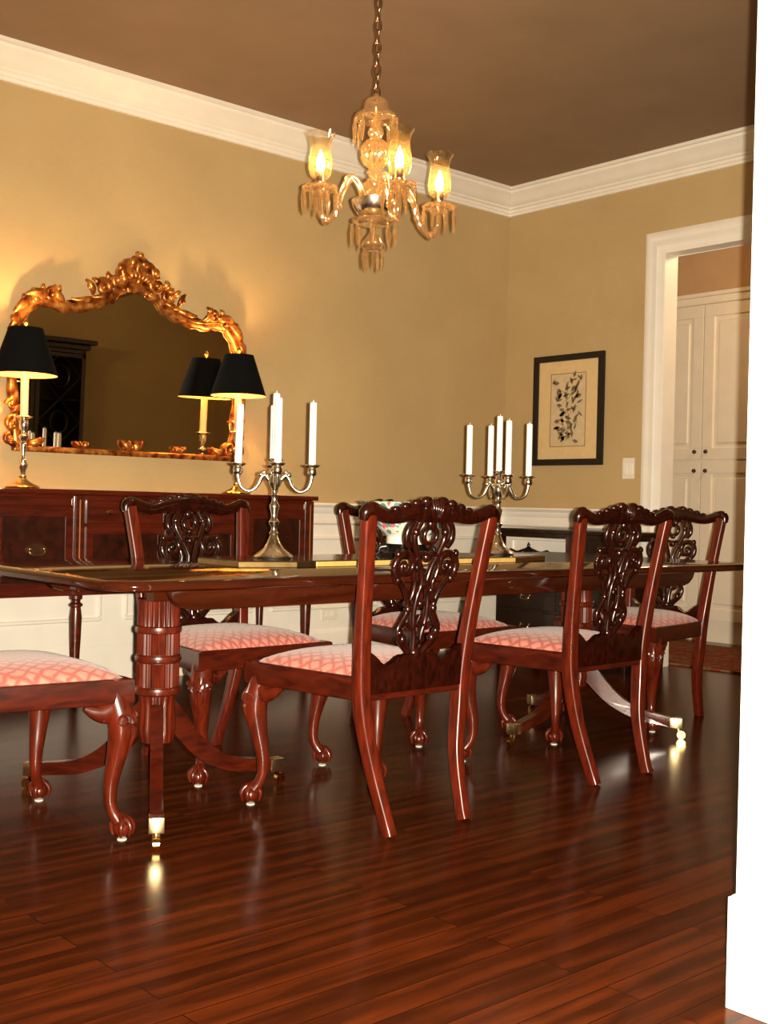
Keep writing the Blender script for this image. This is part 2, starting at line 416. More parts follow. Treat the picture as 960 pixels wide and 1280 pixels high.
# ------------------------------------------------------------------ chair
def back_y(z):
    return -.200 - .075*max(0, (z-.45)/.5)**1.2
def build_chair():
    t = thing('dining_chair', (0, 0, 0), 'x', 'chair')
    # seat frame: trapezoid of four rails
    b = bmesh.new()
    fo = [(-.285, .272), (.285, .272), (.212, -.215), (-.212, -.215)]
    fi = [(-.245, .235), (.245, .235), (.178, -.175), (-.178, -.175)]
    for k in range(4):
        q = [fo[k], fo[(k+1) % 4], fi[(k+1) % 4], fi[k]]
        prism(b, q, lambda x, y, d: (x, y, d), .382, .452, .006)
    link('seat_frame', b, M['frame'], t, 40)
    # drop-in cushion
    b = bmesh.new(); nu, nv = 22, 20; grid = []
    for j in range(nv+1):
        row = []
        v = -1+2*j/nv
        for i in range(nu+1):
            u = -1+2*i/nu
            yy = .028+v*.236; half = .203+(.268-.203)*(v+1)/2
            e = (1-abs(u)**3.2)*(1-abs(v)**3.2)
            # round the corners in plan
            k = 1-.035*(abs(u)*abs(v))**6
            row.append(b.verts.new((u*half*k, .028+(yy-.028)*k, .450+.052*max(e, 0)**.62)))
        grid.append(row)
    for j in range(nv):
        for i in range(nu): b.faces.new((grid[j][i], grid[j][i+1], grid[j+1][i+1], grid[j+1][i]))
    edge = [grid[0][i] for i in range(nu+1)]+[grid[j][nu] for j in range(1, nv+1)]+[grid[nv][i] for i in range(nu-1, -1, -1)]+[grid[j][0] for j in range(nv-1, 0, -1)]
    low = [b.verts.new((v.co.x, v.co.y, .43)) for v in edge]
    for i in range(len(edge)):
        j = (i+1) % len(edge); b.faces.new((edge[i], edge[j], low[j], low[i]))
    b.faces.new(low)
    link('seat_cushion', b, M['fabric'], t, 60)
    # rear legs running up into the back posts
    for s in (-1, 1):
        b = bmesh.new()
        pts = catmull([(s*.152, -.278, .0), (s*.155, -.262, .045), (s*.172, -.218, .19), (s*.196, -.200, .34), (s*.206, -.200, .45), (s*.220, back_y(.62), .62), (s*.237, back_y(.80), .80), (s*.250, back_y(.92), .925)], 5)
        tube(b, pts, [.017, .0165, .018, .021, .022, .021, .021, .022], [.021, .02, .022, .025, .024, .019, .017, .017], 12, (0, 1, .05), square=True)
        link('rear_leg', b, M['post'], t, 50)
    # front cabriole legs
    for s in (-1, 1):
        D = Vector((s*.7071, .7071, 0)); base = Vector((s*.243, .232, 0))
        prof = [(.000, .452, .036), (.002, .40, .036), (.018, .345, .040), (.021, .30, .037), (.010, .235, .028), (-.004, .165, .0215), (-.006, .105, .0175), (.006, .07, .0165), (.020, .05, .019)]
        b = bmesh.new()
        pts = catmull([base+D*a+Vector((0, 0, z)) for a, z, r in prof], 4)
        tube(b, pts, [r for a, z, r in prof], None, 14, D.cross(Vector((0, 0, 1))))
        # corner bracket ears beside the knee
        for e in (Vector((-s, 0, 0)), Vector((0, -1, 0))):
            q = catmull([base+D*.014+Vector((0, 0, .375)), base+D*.012+e*.035+Vector((0, 0, .358)), base+D*.006+e*.065+Vector((0, 0, .362)), base+D*.003+e*.095+Vector((0, 0, .376))], 4)
            tube(b, q, [.028, .024, .018, .008], [.036, .032, .022, .009], 10, (0, 0, 1))
            for k in range(3):       # lobed leaf edge under the bracket
                ball(b, base+D*(.022-.005*k)+e*(.024+.026*k)+Vector((0, 0, .322+.017*k)), .0135-.002*k, 2, (1, 1, .8))
            lf = catmull([base+D*.044+e*.004+Vector((0, 0, .372)), base+D*.036+e*.034+Vector((0, 0, .366)), base+D*.026+e*.066+Vector((0, 0, .370)), base+D*.014+e*.095+Vector((0, 0, .378))], 4)
            tube(b, lf, [.004, .006, .005, .003], None, 6, (0, 0, 1))
        # carved knee: acanthus ribs
        for k in (-2, -1, 0, 1, 2):
            side = D.cross(Vector((0, 0, 1)))
            q = catmull([base+D*.036+side*(k*.011)+Vector((0, 0, .385)), base+D*(.058-.004*abs(k))+side*(k*.0125)+Vector((0, 0, .34)), base+D*(.056-.004*abs(k))+side*(k*.010)+Vector((0, 0, .295)), base+D*.038+side*(k*.004)+Vector((0, 0, .235+.012*abs(k)))], 4)
            tube(b, q, [.004, .0075, .007, .003], None, 6, (0, 0, 1))
        for k in (-1, 1):
            side = D.cross(Vector((0, 0, 1)))*k
            q = [base+D*(.040+.0)+side*.034+Vector((0, 0, .34))+side*(.002)+Vector((0, 0, 1))*(.014*math.sin(a))+D*(.014*math.cos(a)) for a in [i*PI/6 for i in range(11)]]
            tube(b, q, [.006, .004], None, 6, side)
        leg = link('front_leg', b, M['mah'], t, 50)
        # claw and ball foot
        b = bmesh.new(); fc = base+D*.030+Vector((0, 0, .031))
        ball(b, fc, .0255, 2, (1, 1, .95))
        side = D.cross(Vector((0, 0, 1)))
        for ang in (-80, -27, 27, 80, 180):
            d2 = D*math.cos(math.radians(ang))+side*math.sin(math.radians(ang))
            q = catmull([fc-D*.006+Vector((0, 0, .034)), fc+d2*.018+Vector((0, 0, .026)), fc+d2*.031+Vector((0, 0, .006)), fc+d2*.026+Vector((0, 0, -.018))], 4)
            tube(b, q, [.010, .0085, .0075, .004], None, 7, side if abs(ang) < 60 else D)
        link('claw_foot', b, M['mah'], leg, 60)
        b = bmesh.new(); lathe(b, [(0, 0), (.0135, 0), (.0135, .0032), (0, .0032)], 14, (fc.x, fc.y, 0)); link('glide', b, M['plate'], leg, 30, 'pale glide')
    # crest rail
    def to3(x, z, dy=0): return Vector((x, back_y(z)+dy, z))
    b = bmesh.new()
    ctr = [(-.268, .908), (-.264, .930), (-.246, .940), (-.212, .930), (-.172, .920), (-.14, .923), (-.105, .930), (-.06, .935), (0, .937)]
    ctr = ctr+[(-x, z) for x, z in ctr[-2::-1]]
    hw = [.014, .020, .023, .022, .021, .024, .027, .032, .036]; hw = hw+hw[-2::-1]
    tube(b, catmull([to3(x, z) for x, z in ctr], 5), hw, [.015, .02, .021, .018, .016, .016, .017, .018, .02, .018, .017, .016, .016, .018, .021, .02, .015], 12, (0, 1, 0))
    for s in (-1, 1):       # scrolled ruffles along the top and at the centre
        for x, z, r in ((.032, .966, .019), (.072, .960, .016), (.112, .950, .015), (.150, .941, .012), (.19, .938, .009)):
            ball(b, to3(s*x, z), r, 2, (1.25, .9, .8))
        q = [to3(x, z, -.012) for x, z in spiral(s*.036, .945, .020, .006, 90, s*1.2)]
        tube(b, q, [.007, .004], None, 6, (0, 1, 0))
        q = [to3(x, z, .012) for x, z in spiral(s*.036, .945, .020, .006, 90, s*1.2)]
        tube(b, q, [.007, .004], None, 6, (0, 1, 0))
        for dy in (-.013, .013):
            q = catmull([to3(s*.06, .935, dy), to3(s*.11, .925, dy*1.1), to3(s*.16, .915, dy*1.1), to3(s*.21, .924, dy)], 5)
            tube(b, q, [.008, .006, .004, .003], None, 6, (0, 1, 0))
    for k in range(-2, 3): tube(b, catmull([to3(k*.006, .918, -.018), to3(k*.009, .942, -.021), to3(k*.011, .968, -.012)], 4), [.004, .006, .004], None, 6, (0, 1, 0))
    link('crest_rail', b, M['carved'], t, 60)
    # pierced splat
    b = bmesh.new()
    def rib(pts, w, d=.009, sub=5):
        for s in (-1, 1): tube(b, catmull([to3(s*x, z) for x, z in pts], sub), w, d, 8, (0, 1, 0))
    rib([(.020, .50), (.040, .525), (.072, .555), (.080, .585), (.064, .615), (.052, .645), (.062, .685), (.082, .715), (.104, .735)], [.012, .012, .011, .012, .010, .010, .010, .010])
    rib([(.104, .735)]+spiral(.083, .775, .046, .012, -55, 1.35, 18), [.012, .012, .010, .006], .011, 3)
    rib([(.012, .50), (.014, .56), (.026, .62), (.022, .68), (.010, .72), (.020, .765), (.045, .815), (.062, .862), (.046, .905), (.030, .925)], [.009, .009, .008, .008, .009, .010, .011, .011], .010)
    rib([(.050, .60), (.030, .585), (.012, .60), (.0, .625)], [.008, .007, .006])
    rib([(.075, .83), (.092, .855), (.088, .888), (.066, .912)], [.011, .012, .010, .008])
    rib([(.042, .735), (.050, .770), (.040, .80), (.018, .812), (.0, .80)], [.008, .008, .006], .010)
    rib([(.056, .655), (.040, .69), (.036, .725), (.046, .745)], [.007, .008, .007])
    tube(b, [to3(x, z) for x, z in spiral(0, .865, .026, .026, 0, 1, 18)][:-1], .008, .010, 8, (0, 1, 0), True)
    for s in (-1, 1):
        for x, z, r in ((.060, .555, .016), (.074, .575, .013), (.052, .645, .014), (.108, .735, .014), (.128, .775, .011), (.118, .81, .012), (.086, .775, .012), (.060, .875, .014), (.033, .70, .010)):
            ball(b, to3(s*x, z), r, 2, (.9, .95, 1.15))
    for x, z, r in ((0, .51, .022), (0, .545, .014), (0, .60, .012), (0, .66, .014), (0, .72, .016), (0, .80, .015), (0, .835, .012), (0, .90, .018)):
        ball(b, to3(x, z), r, 2, (1.1, .8, 1.1))
    link('splat', b, M['carved'], t, 60)
    # shoe with scalloped bracket ears
    b = bmesh.new()
    top = [(0, .512), (.035, .512), (.055, .503), (.075, .505), (.09, .492), (.11, .478), (.128, .474), (.143, .487), (.15, .502), (.166, .512), (.186, .525), (.205, .535)]
    poly = [(-x, z) for x, z in top[::-1]]+top[1:]+[(.205, .40), (-.205, .40)]
    prism(b, poly, lambda x, z, d: (x, -.205+d, z), -.014, .014, .005)
    link('back_shoe', b, M['carved'], t, 40)
    return t
chair = build_chair()
chairs = [
    (2.375, 2.728, 0, 'carved mahogany chair nearest the camera, its pierced back turned to us'),
    (3.362, 2.765, 0, 'carved mahogany chair with its back to us, right of the nearest chair'),
    (2.370, 3.530, PI, 'carved mahogany chair across the table facing us, in front of the sideboard'),
    (3.411, 3.560, PI, 'carved mahogany chair across the table facing us, behind the porcelain bowl'),
    (1.352, 3.146, -PI/2, 'carved mahogany chair cut off by the left frame edge at the left table end'),
    (4.440, 3.205, PI/2, 'carved mahogany chair at the far right table end, in front of the doorway'),
]
for i, (x, y, rz, lab) in enumerate(chairs):
    o = chair if i == 0 else copy_tree(chair)
    o.location = (x, y, 0); o.rotation_euler = (0, 0, rz)
    tag(o, lab, 'chair', 'dining chairs round the table')

# ------------------------------------------------------------------ dining table
TX0, TX1, TY0, TY1, TZ = 1.43, 4.42, 2.61, 3.71, .742
TCX, TCY = (TX0+TX1)/2, (TY0+TY1)/2
tb = thing('dining_table', (TCX, TCY, 0), 'long polished mahogany dining table on two pedestals in the middle of the room', 'table')
def tl(x, y, z): return Vector((x-TCX, y-TCY, z))
b = bmesh.new()
rings = []
for inset, z in ((.010, TZ-.030), (.002, TZ-.025), (0, TZ-.017), (.001, TZ-.009), (.006, TZ-.003), (.014, TZ)):
    rings.append([b.verts.new(tl(x, y, z)) for x, y in rrect(TX0+inset, TX1-inset, TY0+inset, TY1-inset, .10-inset, 9)])
n = len(rings[0])
for p, q in zip(rings, rings[1:]):
    for i in range(n): b.faces.new((p[i], p[(i+1) % n], q[(i+1) % n], q[i]))
b.faces.new(rings[0]); b.faces.new(rings[-1])
link('tabletop', b, M['table'], tb, 35)
apoly = [(1.665, .714), (1.668, .70), (1.680, .675), (1.705, .655), (1.74, .645), (4.135, .645), (4.17, .655), (4.195, .675), (4.207, .70), (4.21, .714)]
for y in (2.772, 3.548):
    b = bmesh.new(); prism(b, apoly, lambda x, z, d: tl(x, y+d, z), -.012, .012, .003); link('apron', b, M['table'], tb, 40)
for x in (2.02, 3.75):
    b = bmesh.new(); box(b, x-TCX-.012, x-TCX+.012, 2.785-TCY, 3.535-TCY, .65, .714); link('cross_rail', b, M['table'], tb)
b = bmesh.new()
for y in (2.92, 3.40): box(b, tl(1.7, 0, 0).x, tl(4.17, 0, 0).x, y-TCY-.02, y-TCY+.02, .66, .715)
link('bearer', b, M['table'], tb)
def pedestal(cx, cy, azs, R):
    c = tl(cx, cy, 0)
    b = bmesh.new()
    lathe(b, [(0, .715), (.075, .715), (.075, .70), (.05, .695), (.046, .66), (.05, .648), (.066, .645)], 40, c)
    def ringp(z): return [(.066, z+.012), (.071, z+.009), (.073, z), (.071, z-.009), (.066, z-.012)]
    lathe(b, [(0, .645), (.067, .645)]+[(.0665, .64), (.0665, .562)]+[(.066, .56)], 144, c, (24, .006, .561, .643))
    lathe(b, [(.066, .562)]+ringp(.55)+[(.066, .538)], 40, c)
    lathe(b, [(.0665, .538), (.0665, .472)], 144, c, (24, .006, .471, .539))
    lathe(b, [(.066, .474)]+ringp(.46)+[(.066, .446)], 40, c)
    lathe(b, [(.0665, .448), (.0665, .372)], 144, c, (24, .006, .371, .449))
    lathe(b, [(.066, .374)]+ringp(.36)+[(.058, .345)], 40, c)
    lathe(b, [(.058, .346), (.056, .31), (.060, .24), (.052, .20), (.03, .185), (0, .183)], 128, c, (16, .006, .21, .33))
    col = link('pedestal_column', b, M['mah'], tb, 40)
    for az in azs:
        a = math.radians(az); d = Vector((math.cos(a), math.sin(a), 0)); s = Vector((-d.y, d.x, 0))
        prof = [(.030, .300, .034), (.075, .245, .034), (.14, .172, .030), (.21, .122, .026), (.29, .090, .0225), (R-.055, .072, .020), (R-.035, .068, .0195)]
        b = bmesh.new()
        q = catmull([(r, z, h) for r, z, h in prof], 4); up, dn = [], []
        for k, p in enumerate(q):
            g = q[min(k+1, len(q)-1)]-q[max(k-1, 0)]; nn = Vector((-g.y, g.x)).normalized()
            up.append((p.x+nn.x*p.z, p.y+nn.y*p.z)); dn.append((p.x-nn.x*p.z, p.y-nn.y*p.z))
        prism(b, up+dn[::-1], lambda r, z, w: c+d*r+s*w+Vector((0, 0, z)), -.019, .019, .003)
        for k in (-.011, -.004, .004, .011):       # reeding along the top face
            tube(b, catmull([c+d*r+s*k+Vector((0, 0, z))+Vector((d.x*.55, d.y*.55, .8)).normalized()*h*.93 for r, z, h in prof], 4), .0032, None, 6, s)
        leg = link('leg', b, M['frame'], tb, 40)
        b = bmesh.new()
        m = Matrix.Translation(c+d*(R-.012)+Vector((0, 0, .066))) @ Matrix.Rotation(a, 4, 'Z')
        bb = bmesh.new(); box(bb, -.03, .022, -.0215, .0215, -.0215, .0215, .003); bb.transform(m)
        me = bpy.data.meshes.new('tmp'); bb.to_mesh(me); b.from_mesh(me); bpy.data.meshes.remove(me); bb.free()
        link('toe_cap', b, M['brasscap'], leg, 30, 'polished brass toe cap')
        b = bmesh.new(); wc = c+d*(R+.006)+Vector((0, 0, .0175))
        tube(b, [wc-s*.009, wc+s*.009], .0175, None, 16, (0, 0, 1))
        tube(b, [c+d*(R-.008)+Vector((0, 0, .05)), c+d*(R-.004)+Vector((0, 0, .032)), wc+Vector((0, 0, .0))], .007, .012, 8, s)
        link('caster', b, M['brass'], leg, 40, 'small brass caster')
pedestal(1.87, 3.155, (-120, 118, 0), .475)
pedestal(3.90, 3.14, (-54.7, 65, -174.7), .44)

# centrepiece plateau
pl = [(2.10, 3.06), (2.28, 2.99), (3.34, 2.99), (3.64, 3.10), (3.64, 3.25), (3.34, 3.37), (2.28, 3.37), (2.10, 3.30)]
pt = thing('table_plateau', (2.87, 3.18, TZ), 'long low dark plateau with gilt front edge lying along the table centre', 'tray')
f0 = lambda x, y, d: (x-2.87, y-3.18, d)
b = bmesh.new(); prism(b, pl, f0, 0, .019, .002); link('rim', b, M['oldbrass'], pt)
b = bmesh.new(); box(b, 2.36-2.87, 3.335-2.87, -.1925, -.188, .002, .0185, .001, 1); link('front_band', b, M['gold'], pt, None, 'gilt front band')
ins = [(2.87+(x-2.87)*.988, 3.18+(y-3.18)*.95) for x, y in pl]
b = bmesh.new(); prism(b, ins, f0, .0195, .0215); link('top_panel', b, M['plateau'], pt)
PZ = TZ+.0216

# bowl on stand
bs = thing('bowl_stand', (2.95, 3.18, PZ), 'turned black wooden stand under the porcelain bowl on the table', 'stand')
b = bmesh.new(); lathe(b, [(0, 0), (.105, 0), (.108, .012), (.09, .02), (.075, .03), (.085, .04), (.09, .046), (0, .046)], 32); link('stand_body', b, M['black'], bs, 40)
for k in range(5):
    a = k*2*PI/5; b = bmesh.new()
    tube(b, catmull([(.085*math.cos(a), .085*math.sin(a), .035), (.108*math.cos(a), .108*math.sin(a), .03), (.112*math.cos(a), .112*math.sin(a), .012), (.122*math.cos(a), .122*math.sin(a), 0.004)], 4), [.012, .010, .008, .006], None, 8, (0, 0, 1))
    link('foot', b, M['black'], bs, 60)
bo = thing('porcelain_bowl', (2.95, 3.18, PZ+.046), 'large flared porcelain bowl painted in green and pink on its black stand', 'bowl')
b = bmesh.new()
lathe(b, [(0, .02), (.06, .02), (.075, .022), (.092, .034), (.115, .055), (.15, .10), (.175, .135), (.19, .152), (.196, .156), (.190, .157), (.172, .136), (.145, .10), (.11, .06), (.07, .034), (0, .03)], 48)
link('bowl_body', b, M['bowl'], bo, 60)
b = bmesh.new(); lathe(b, [(0, 0), (.085, 0), (.085, .026), (.092, .034), (.076, .03), (0, .028)], 40); link('foot_ring', b, M['porcelain'], bo, 40, 'plain white foot ring')

# ------------------------------------------------------------------ candelabra
VA = math.atan2(-.663, .748)     # picture-right direction in the plan
def build_candelabrum():
    t = thing('candelabrum', (0, 0, 0), 'x', 'candelabrum')
    b = bmesh.new()
    lathe(b, [(0, 0), (.066, 0), (.068, .006), (.064, .012), (.050, .022), (.034, .035), (.022, .055), (.014, .075), (.012, .08)], 32)
    link('base', b, M['silver'], t, 50)
    b = bmesh.new()
    lathe(b, [(.012, .078), (.017, .084), (.011, .092), (.010, .105), (.018, .118), (.019, .124), (.010, .134), (.011, .15), (.0165, .172), (.0175, .178), (.010, .190), (.009, .205), (.014, .214), (.010, .222), (.012, .236), (.020, .248), (.024, .26), (.022, .275), (.015, .285), (.02, .292), (.02, .30), (.012, .308), (.012, .322), (0, .322)], 24)
    link('stem', b, M['silver'], t, 50)
    b = bmesh.new(); lathe(b, [(0, .318), (.012, .318), (.016, .326), (.024, .33), (.027, .334), (.024, .337), (.014, .337), (.013, .322), (0, .322)], 20); link('candle_socket', b, M['silver'], t, 50)
    for k in range(4):
        a = VA+math.radians(9)+k*PI/2; d = Vector((math.cos(a), math.sin(a), 0)); s = Vector((-d.y, d.x, 0))
        b = bmesh.new()
        pts = catmull([d*.018+Vector((0, 0, .262)), d*.034+Vector((0, 0, .281)), d*.046+Vector((0, 0, .272)), d*.060+Vector((0, 0, .243)), d*.085+Vector((0, 0, .226)), d*.112+Vector((0, 0, .238)), d*.123+Vector((0, 0, .268)), d*.125+Vector((0, 0, .285))], 5)
        tube(b, pts, [.007, .009, .008, .0055, .005, .006, .007], None, 10, s)
        ball(b, d*.047+Vector((0, 0, .283)), .010); ball(b, d*.037+Vector((0, 0, .292)), .007)
        arm = link('arm', b, M['silver'], t, 60)
        b = bmesh.new(); c = d*.125
        lathe(b, [(0, .28), (.012, .282), (.017, .290), (.016, .302), (.014, .308), (.024, .313), (.028, .317), (.025, .320), (.0145, .320), (.0135, .306), (0, .306)], 20, c)
        link('candle_socket', b, M['silver'], arm, 50)
    return t
cn = build_candelabrum()
cds = [(cn, 2.312, 3.165, 0, 'silver candelabrum with four arms on the left side of the table'), (copy_tree(cn), 3.432, 3.175, math.radians(2), 'silver candelabrum with four arms right of the porcelain bowl')]
def candle_bm(L, r=.0124):
    b = bmesh.new(); lathe(b, [(0, 0), (r, 0), (r*.97, L-.006), (r*.85, L-.001), (.004, L), (0, L)], 16)
    tube(b, [(0, 0, L-.002), (.0005, 0, L+.008)], .001, None, 5, (1, 0, 0)); return b
candle = None
posn = ['rightmost', 'rear', 'leftmost', 'front', 'central']
for ci, (o, x, y, rz, lab) in enumerate(cds):
    o.location = (x, y, PZ); o.rotation_euler = (0, 0, rz); tag(o, lab, 'candelabrum', 'pair of silver candelabra')
    for k in range(5):
        L = [.226, .222, .212, .226, .236][k]
        if k < 4:
            a = VA+math.radians(9)+k*PI/2+rz; p = Vector((x+.125*math.cos(a), y+.125*math.sin(a), PZ+.306))
        else: p = Vector((x, y, PZ+.322))
        if candle is None or abs(L-.226) > .001: q = link('candle', candle_bm(L), M['wax'], None, 40)
        else: q = candle.copy(); COL.objects.link(q)
        if candle is None: candle = q
        q.location = p
        if ci == 0 and k == 2:
            q.rotation_euler = (0, .0, 0); q.rotation_euler = Matrix.Rotation(math.radians(1.2), 3, Vector((.664, .748, 0))).to_euler()
        tag(q, 'white taper candle in the %s socket of the %s candelabrum' % (posn[k], 'left' if ci == 0 else 'right'), 'candle', 'candles in the %s candelabrum' % ('left' if ci == 0 else 'right'))

# ------------------------------------------------------------------ sideboard
sbx, sby = 2.95, 5.16
sb = thing('sideboard', (sbx, sby, 0), 'long mahogany sideboard on turned legs against the back wall under the mirror', 'sideboard')
fy = -.215                      # front of carcase (y = 4.945)
b = bmesh.new(); box(b, -.945, .945, fy-.02, .262, .968, .992, .006); link('top', b, M['side'], sb)
b = bmesh.new(); box(b, -.92, .92, fy, .25, .50, .968, .004); link('carcase', b, M['side'], sb)
for x in (-.895, -.455, .455, .895):
    b = bmesh.new(); box(b, x-.025, x+.025, fy-.012, fy+.02, .50, .965, .006); pz = link('pilaster', b, M['side'], sb)
    b = bmesh.new(); box(b, x-.003, x+.003, fy-.0128, fy-.010, .52, .945); link('highlight', b, M['glint'], pz, None, 'pale painted-on stringing line')  # thin strip stands in for the flash highlight on the pilaster
    b = bmesh.new(); c = (x, fy+.012, 0)
    lathe(b, [(0, .50), (.030, .50), (.030, .485), (.021, .478), (.021, .468), (.032, .460), (.032, .452), (.023, .445), (.029, .40), (.026, .3), (.015, .08), (.013, .06), (.018, .05), (.018, .04), (.010, .0), (0, 0)], 20, c)
    link('leg', b, M['side'], sb, 40)
for x in (-.895, .895):
    b = bmesh.new(); lathe(b, [(0, .50), (.026, .50), (.026, .485), (.018, .478), (.027, .46), (.019, .445), (.024, .40), (.015, .08), (.018, .045), (.010, 0), (0, 0)], 16, (x, .225, 0)); link('leg', b, M['side'], sb, 40)
def front(name, x0, x1, z0, z1, pull, cock=.006):
    b = bmesh.new(); box(b, x0, x1, fy-.008, fy+.004, z0, z1, .002)
    if name != 'door':
        for q in ((x0, x1, z0, z0+cock), (x0, x1, z1-cock, z1), (x0, x0+cock, z0+cock, z1-cock), (x1-cock, x1, z0+cock, z1-cock)):
            box(b, q[0], q[1], fy-.013, fy, q[2], q[3], .002, 1)
    f = link(name, b, M['flame'] if name == 'door' else M['side'], sb)
    if name == 'door':
        b = bmesh.new(); w = .035
        for q in ((x0, x1, z0, z0+w), (x0, x1, z1-w, z1), (x0, x0+w, z0+w, z1-w), (x1-w, x1, z0+w, z1-w)):
            box(b, q[0], q[1], fy-.012, fy-.002, q[2], q[3], .002, 1)
        link('crossbanding', b, M['side'], f)
    for (px, pz, kind) in pull:
        b = bmesh.new()
        if kind == 'oval':
            bb = [(px+.052*math.cos(a), pz+.030*math.sin(a)) for a in [i*2*PI/24 for i in range(24)]]
            prism(b, bb, lambda x, z, d: (x, fy-.009-d, z), 0, .003); link('backplate', b, M['knob'], f); b = bmesh.new()
            tube(b, catmull([(px-.034, fy-.016, pz+.004), (px-.036, fy-.022, pz-.012), (px-.018, fy-.024, pz-.024), (px+.018, fy-.024, pz-.024), (px+.036, fy-.022, pz-.012), (px+.034, fy-.016, pz+.004)], 4), .004, None, 8)
            for s in (-1, 1): ball(b, (px+s*.034, fy-.016, pz+.004), .009)
            link('drawer_pull', b, M['oldbrass'], f, 50, 'oval brass drawer pull')
        else:
            lathe(b, [(0, 0), (.007, 0), (.007, .010), (.014, .016), (.012, .024), (0, .028)], 14)
            b.transform(Matrix.Translation((px, fy-.008, pz)) @ Matrix.Rotation(PI/2, 4, 'X'))
            link('drawer_knob', b, M['brass'], f, 40, 'round brass knob')
front('door', -.86, -.49, .53, .90, [(-.665, .715, 'oval')]); front('door', .49, .86, .53, .90, [(.665, .715, 'oval')])
front('drawer', -.42, -.005, .835, .945, [(-.31, .89, 'knob'), (-.10, .89, 'knob')]); front('drawer', .005, .42, .835, .945, [(.10, .89, 'knob'), (.31, .89, 'knob')])
front('door', -.42, -.005, .53, .82, []); front('door', .005, .42, .53, .82, [])
front('frieze_panel', -.86, -.49, .912, .955, []); front('frieze_panel', .49, .86, .912, .955, [])

# lamps
def build_lamp():
    t = thing('candlestick_lamp', (0, 0, 0), 'x', 'lamp')
    b = bmesh.new(); lathe(b, [(0, 0), (.074, 0), (.078, .008), (.072, .014), (.055, .022), (.03, .034), (.018, .044), (.013, .05)], 32); link('base', b, M['brass'], t, 45)
    b = bmesh.new(); lathe(b, [(.013, .048), (.018, .058), (.011, .066), (.014, .085), (.021, .10), (.023, .112), (.014, .124), (.016, .135), (.010, .145), (.010, .165), (.015, .195), (.017, .21), (.011, .222), (.022, .235), (.024, .245), (.012, .256), (.010, .268), (.02, .285), (.022, .318), (.016, .325), (.036, .332), (.042, .336), (.038, .340), (0, .340)], 24); link('candlestick', b, M['silver'], t, 45)
    b = bmesh.new(); lathe(b, [(0, .338), (.019, .338), (.0185, .56), (.012, .565), (0, .565)], 20); link('candle_tube', b, M['amberwax'], t, 40, 'cream candle-shaped tube')
    b = bmesh.new(); lathe(b, [(0, .56), (.012, .565), (.022, .60), (.026, .63), (.018, .655), (0, .665)], 16); link('bulb', b, M['glow'], t, 60)
    zb, zt, rb, rt = .532, .752, .150, .078
    b = bmesh.new()
    R = []
    for r, z in ((rb, zb), (rt, zt)): R.append([b.verts.new((r*math.cos(2*PI*i/48), r*math.sin(2*PI*i/48), z)) for i in range(48)])
    for i in range(48): b.faces.new((R[0][i], R[0][(i+1) % 48], R[1][(i+1) % 48], R[1][i]))
    sh = link('lamp_shade', b, M['shade'], t, 60)
    b = bmesh.new(); R = []
    for r, z in ((rb-.0025, zb), (rt-.0025, zt)): R.append([b.verts.new((r*math.cos(2*PI*i/48), r*math.sin(2*PI*i/48), z)) for i in range(48)])
    for i in range(48): b.faces.new((R[0][i], R[0][(i+1) % 48], R[1][(i+1) % 48], R[1][i]))
    link('shade_lining', b, M['shadein'], sh, 60, 'gold inner lining')
    b = bmesh.new()
    tube(b, [(-rt+.003, 0, zt-.004), (rt-.003, 0, zt-.004)], .0018, None, 6, (0, 1, 0)); tube(b, [(0, -rt+.003, zt-.004), (0, rt-.003, zt-.004)], .0018, None, 6, (1, 0, 0))
    lathe(b, [(0, .74), (.006, .745), (.004, .762), (.011, .772), (.012, .782), (.006, .794), (0, .80)], 12); link('finial', b, M['brass'], t, 50)
    b = bmesh.new()
    for s in (-1, 1): tube(b, catmull([(s*.014, 0, .57), (s*.035, 0, .61), (s*.034, 0, .68), (0, 0, zt-.005)], 5), .0016, None, 6, (0, 1, 0))
    link('harp', b, M['brass'], t, 50)
    return t
lm = build_lamp()
lamps = [(lm, 2.322, 5.175, 'lit black-shaded candlestick lamp at the left end of the sideboard'), (copy_tree(lm), 3.535, 5.19, 'lit black-shaded candlestick lamp at the right end of the sideboard')]
for o, x, y, lab in lamps:
    o.location = (x, y, .992); tag(o, lab, 'lamp', 'pair of sideboard lamps')
    L = bpy.data.lights.new('lamp_light', 'POINT'); L.energy = 20; L.color = (1, .62, .27); L.shadow_soft_size = .022
    lo = bpy.data.objects.new('lamp_light', L); COL.objects.link(lo); lo.location = (x, y, .992+.69)

# ------------------------------------------------------------------ gilt mirror
MY = YB-.028
MYAW = -.026
mr = thing('wall_mirror', (3.0, MY, 1.18), 'large gilt rococo mirror with scrolled crest above the sideboard', 'mirror')
half = [(0, 2.055), (.06, 2.045), (.11, 2.012), (.17, 1.965), (.24, 1.930), (.32, 1.908), (.40, 1.905), (.48, 1.915), (.55, 1.90), (.605, 1.845), (.635, 1.77), (.645, 1.66), (.650, 1.52), (.635, 1.38), (.625, 1.27), (.615, 1.20)]
outl = [(x, z-1.18) for x, z in half]+[(-x, z-1.18) for x, z in half[:0:-1]]
b = bmesh.new(); b.faces.new([b.verts.new((x, -.018, z)) for x, z in outl]); bmesh.ops.triangulate(b, faces=b.faces[:])
r = bmesh.ops.extrude_face_region(b, geom=b.faces[:]); [setattr(v, 'co', v.co+Vector((0, .012, 0))) for v in r['geom'] if isinstance(v, bmesh.types.BMVert)]
link('mirror_glass', b, M['mirror'], mr)
mr.rotation_euler = (.026, 0, MYAW)
def m3(x, z, y=-.03): return Vector((x, y, z-1.18))
b = bmesh.new()
path = catmull([m3(x, z) for x, z in half], 3); left = [Vector((-p.x, p.y, p.z)) for p in path[:0:-1]]
full = left+path
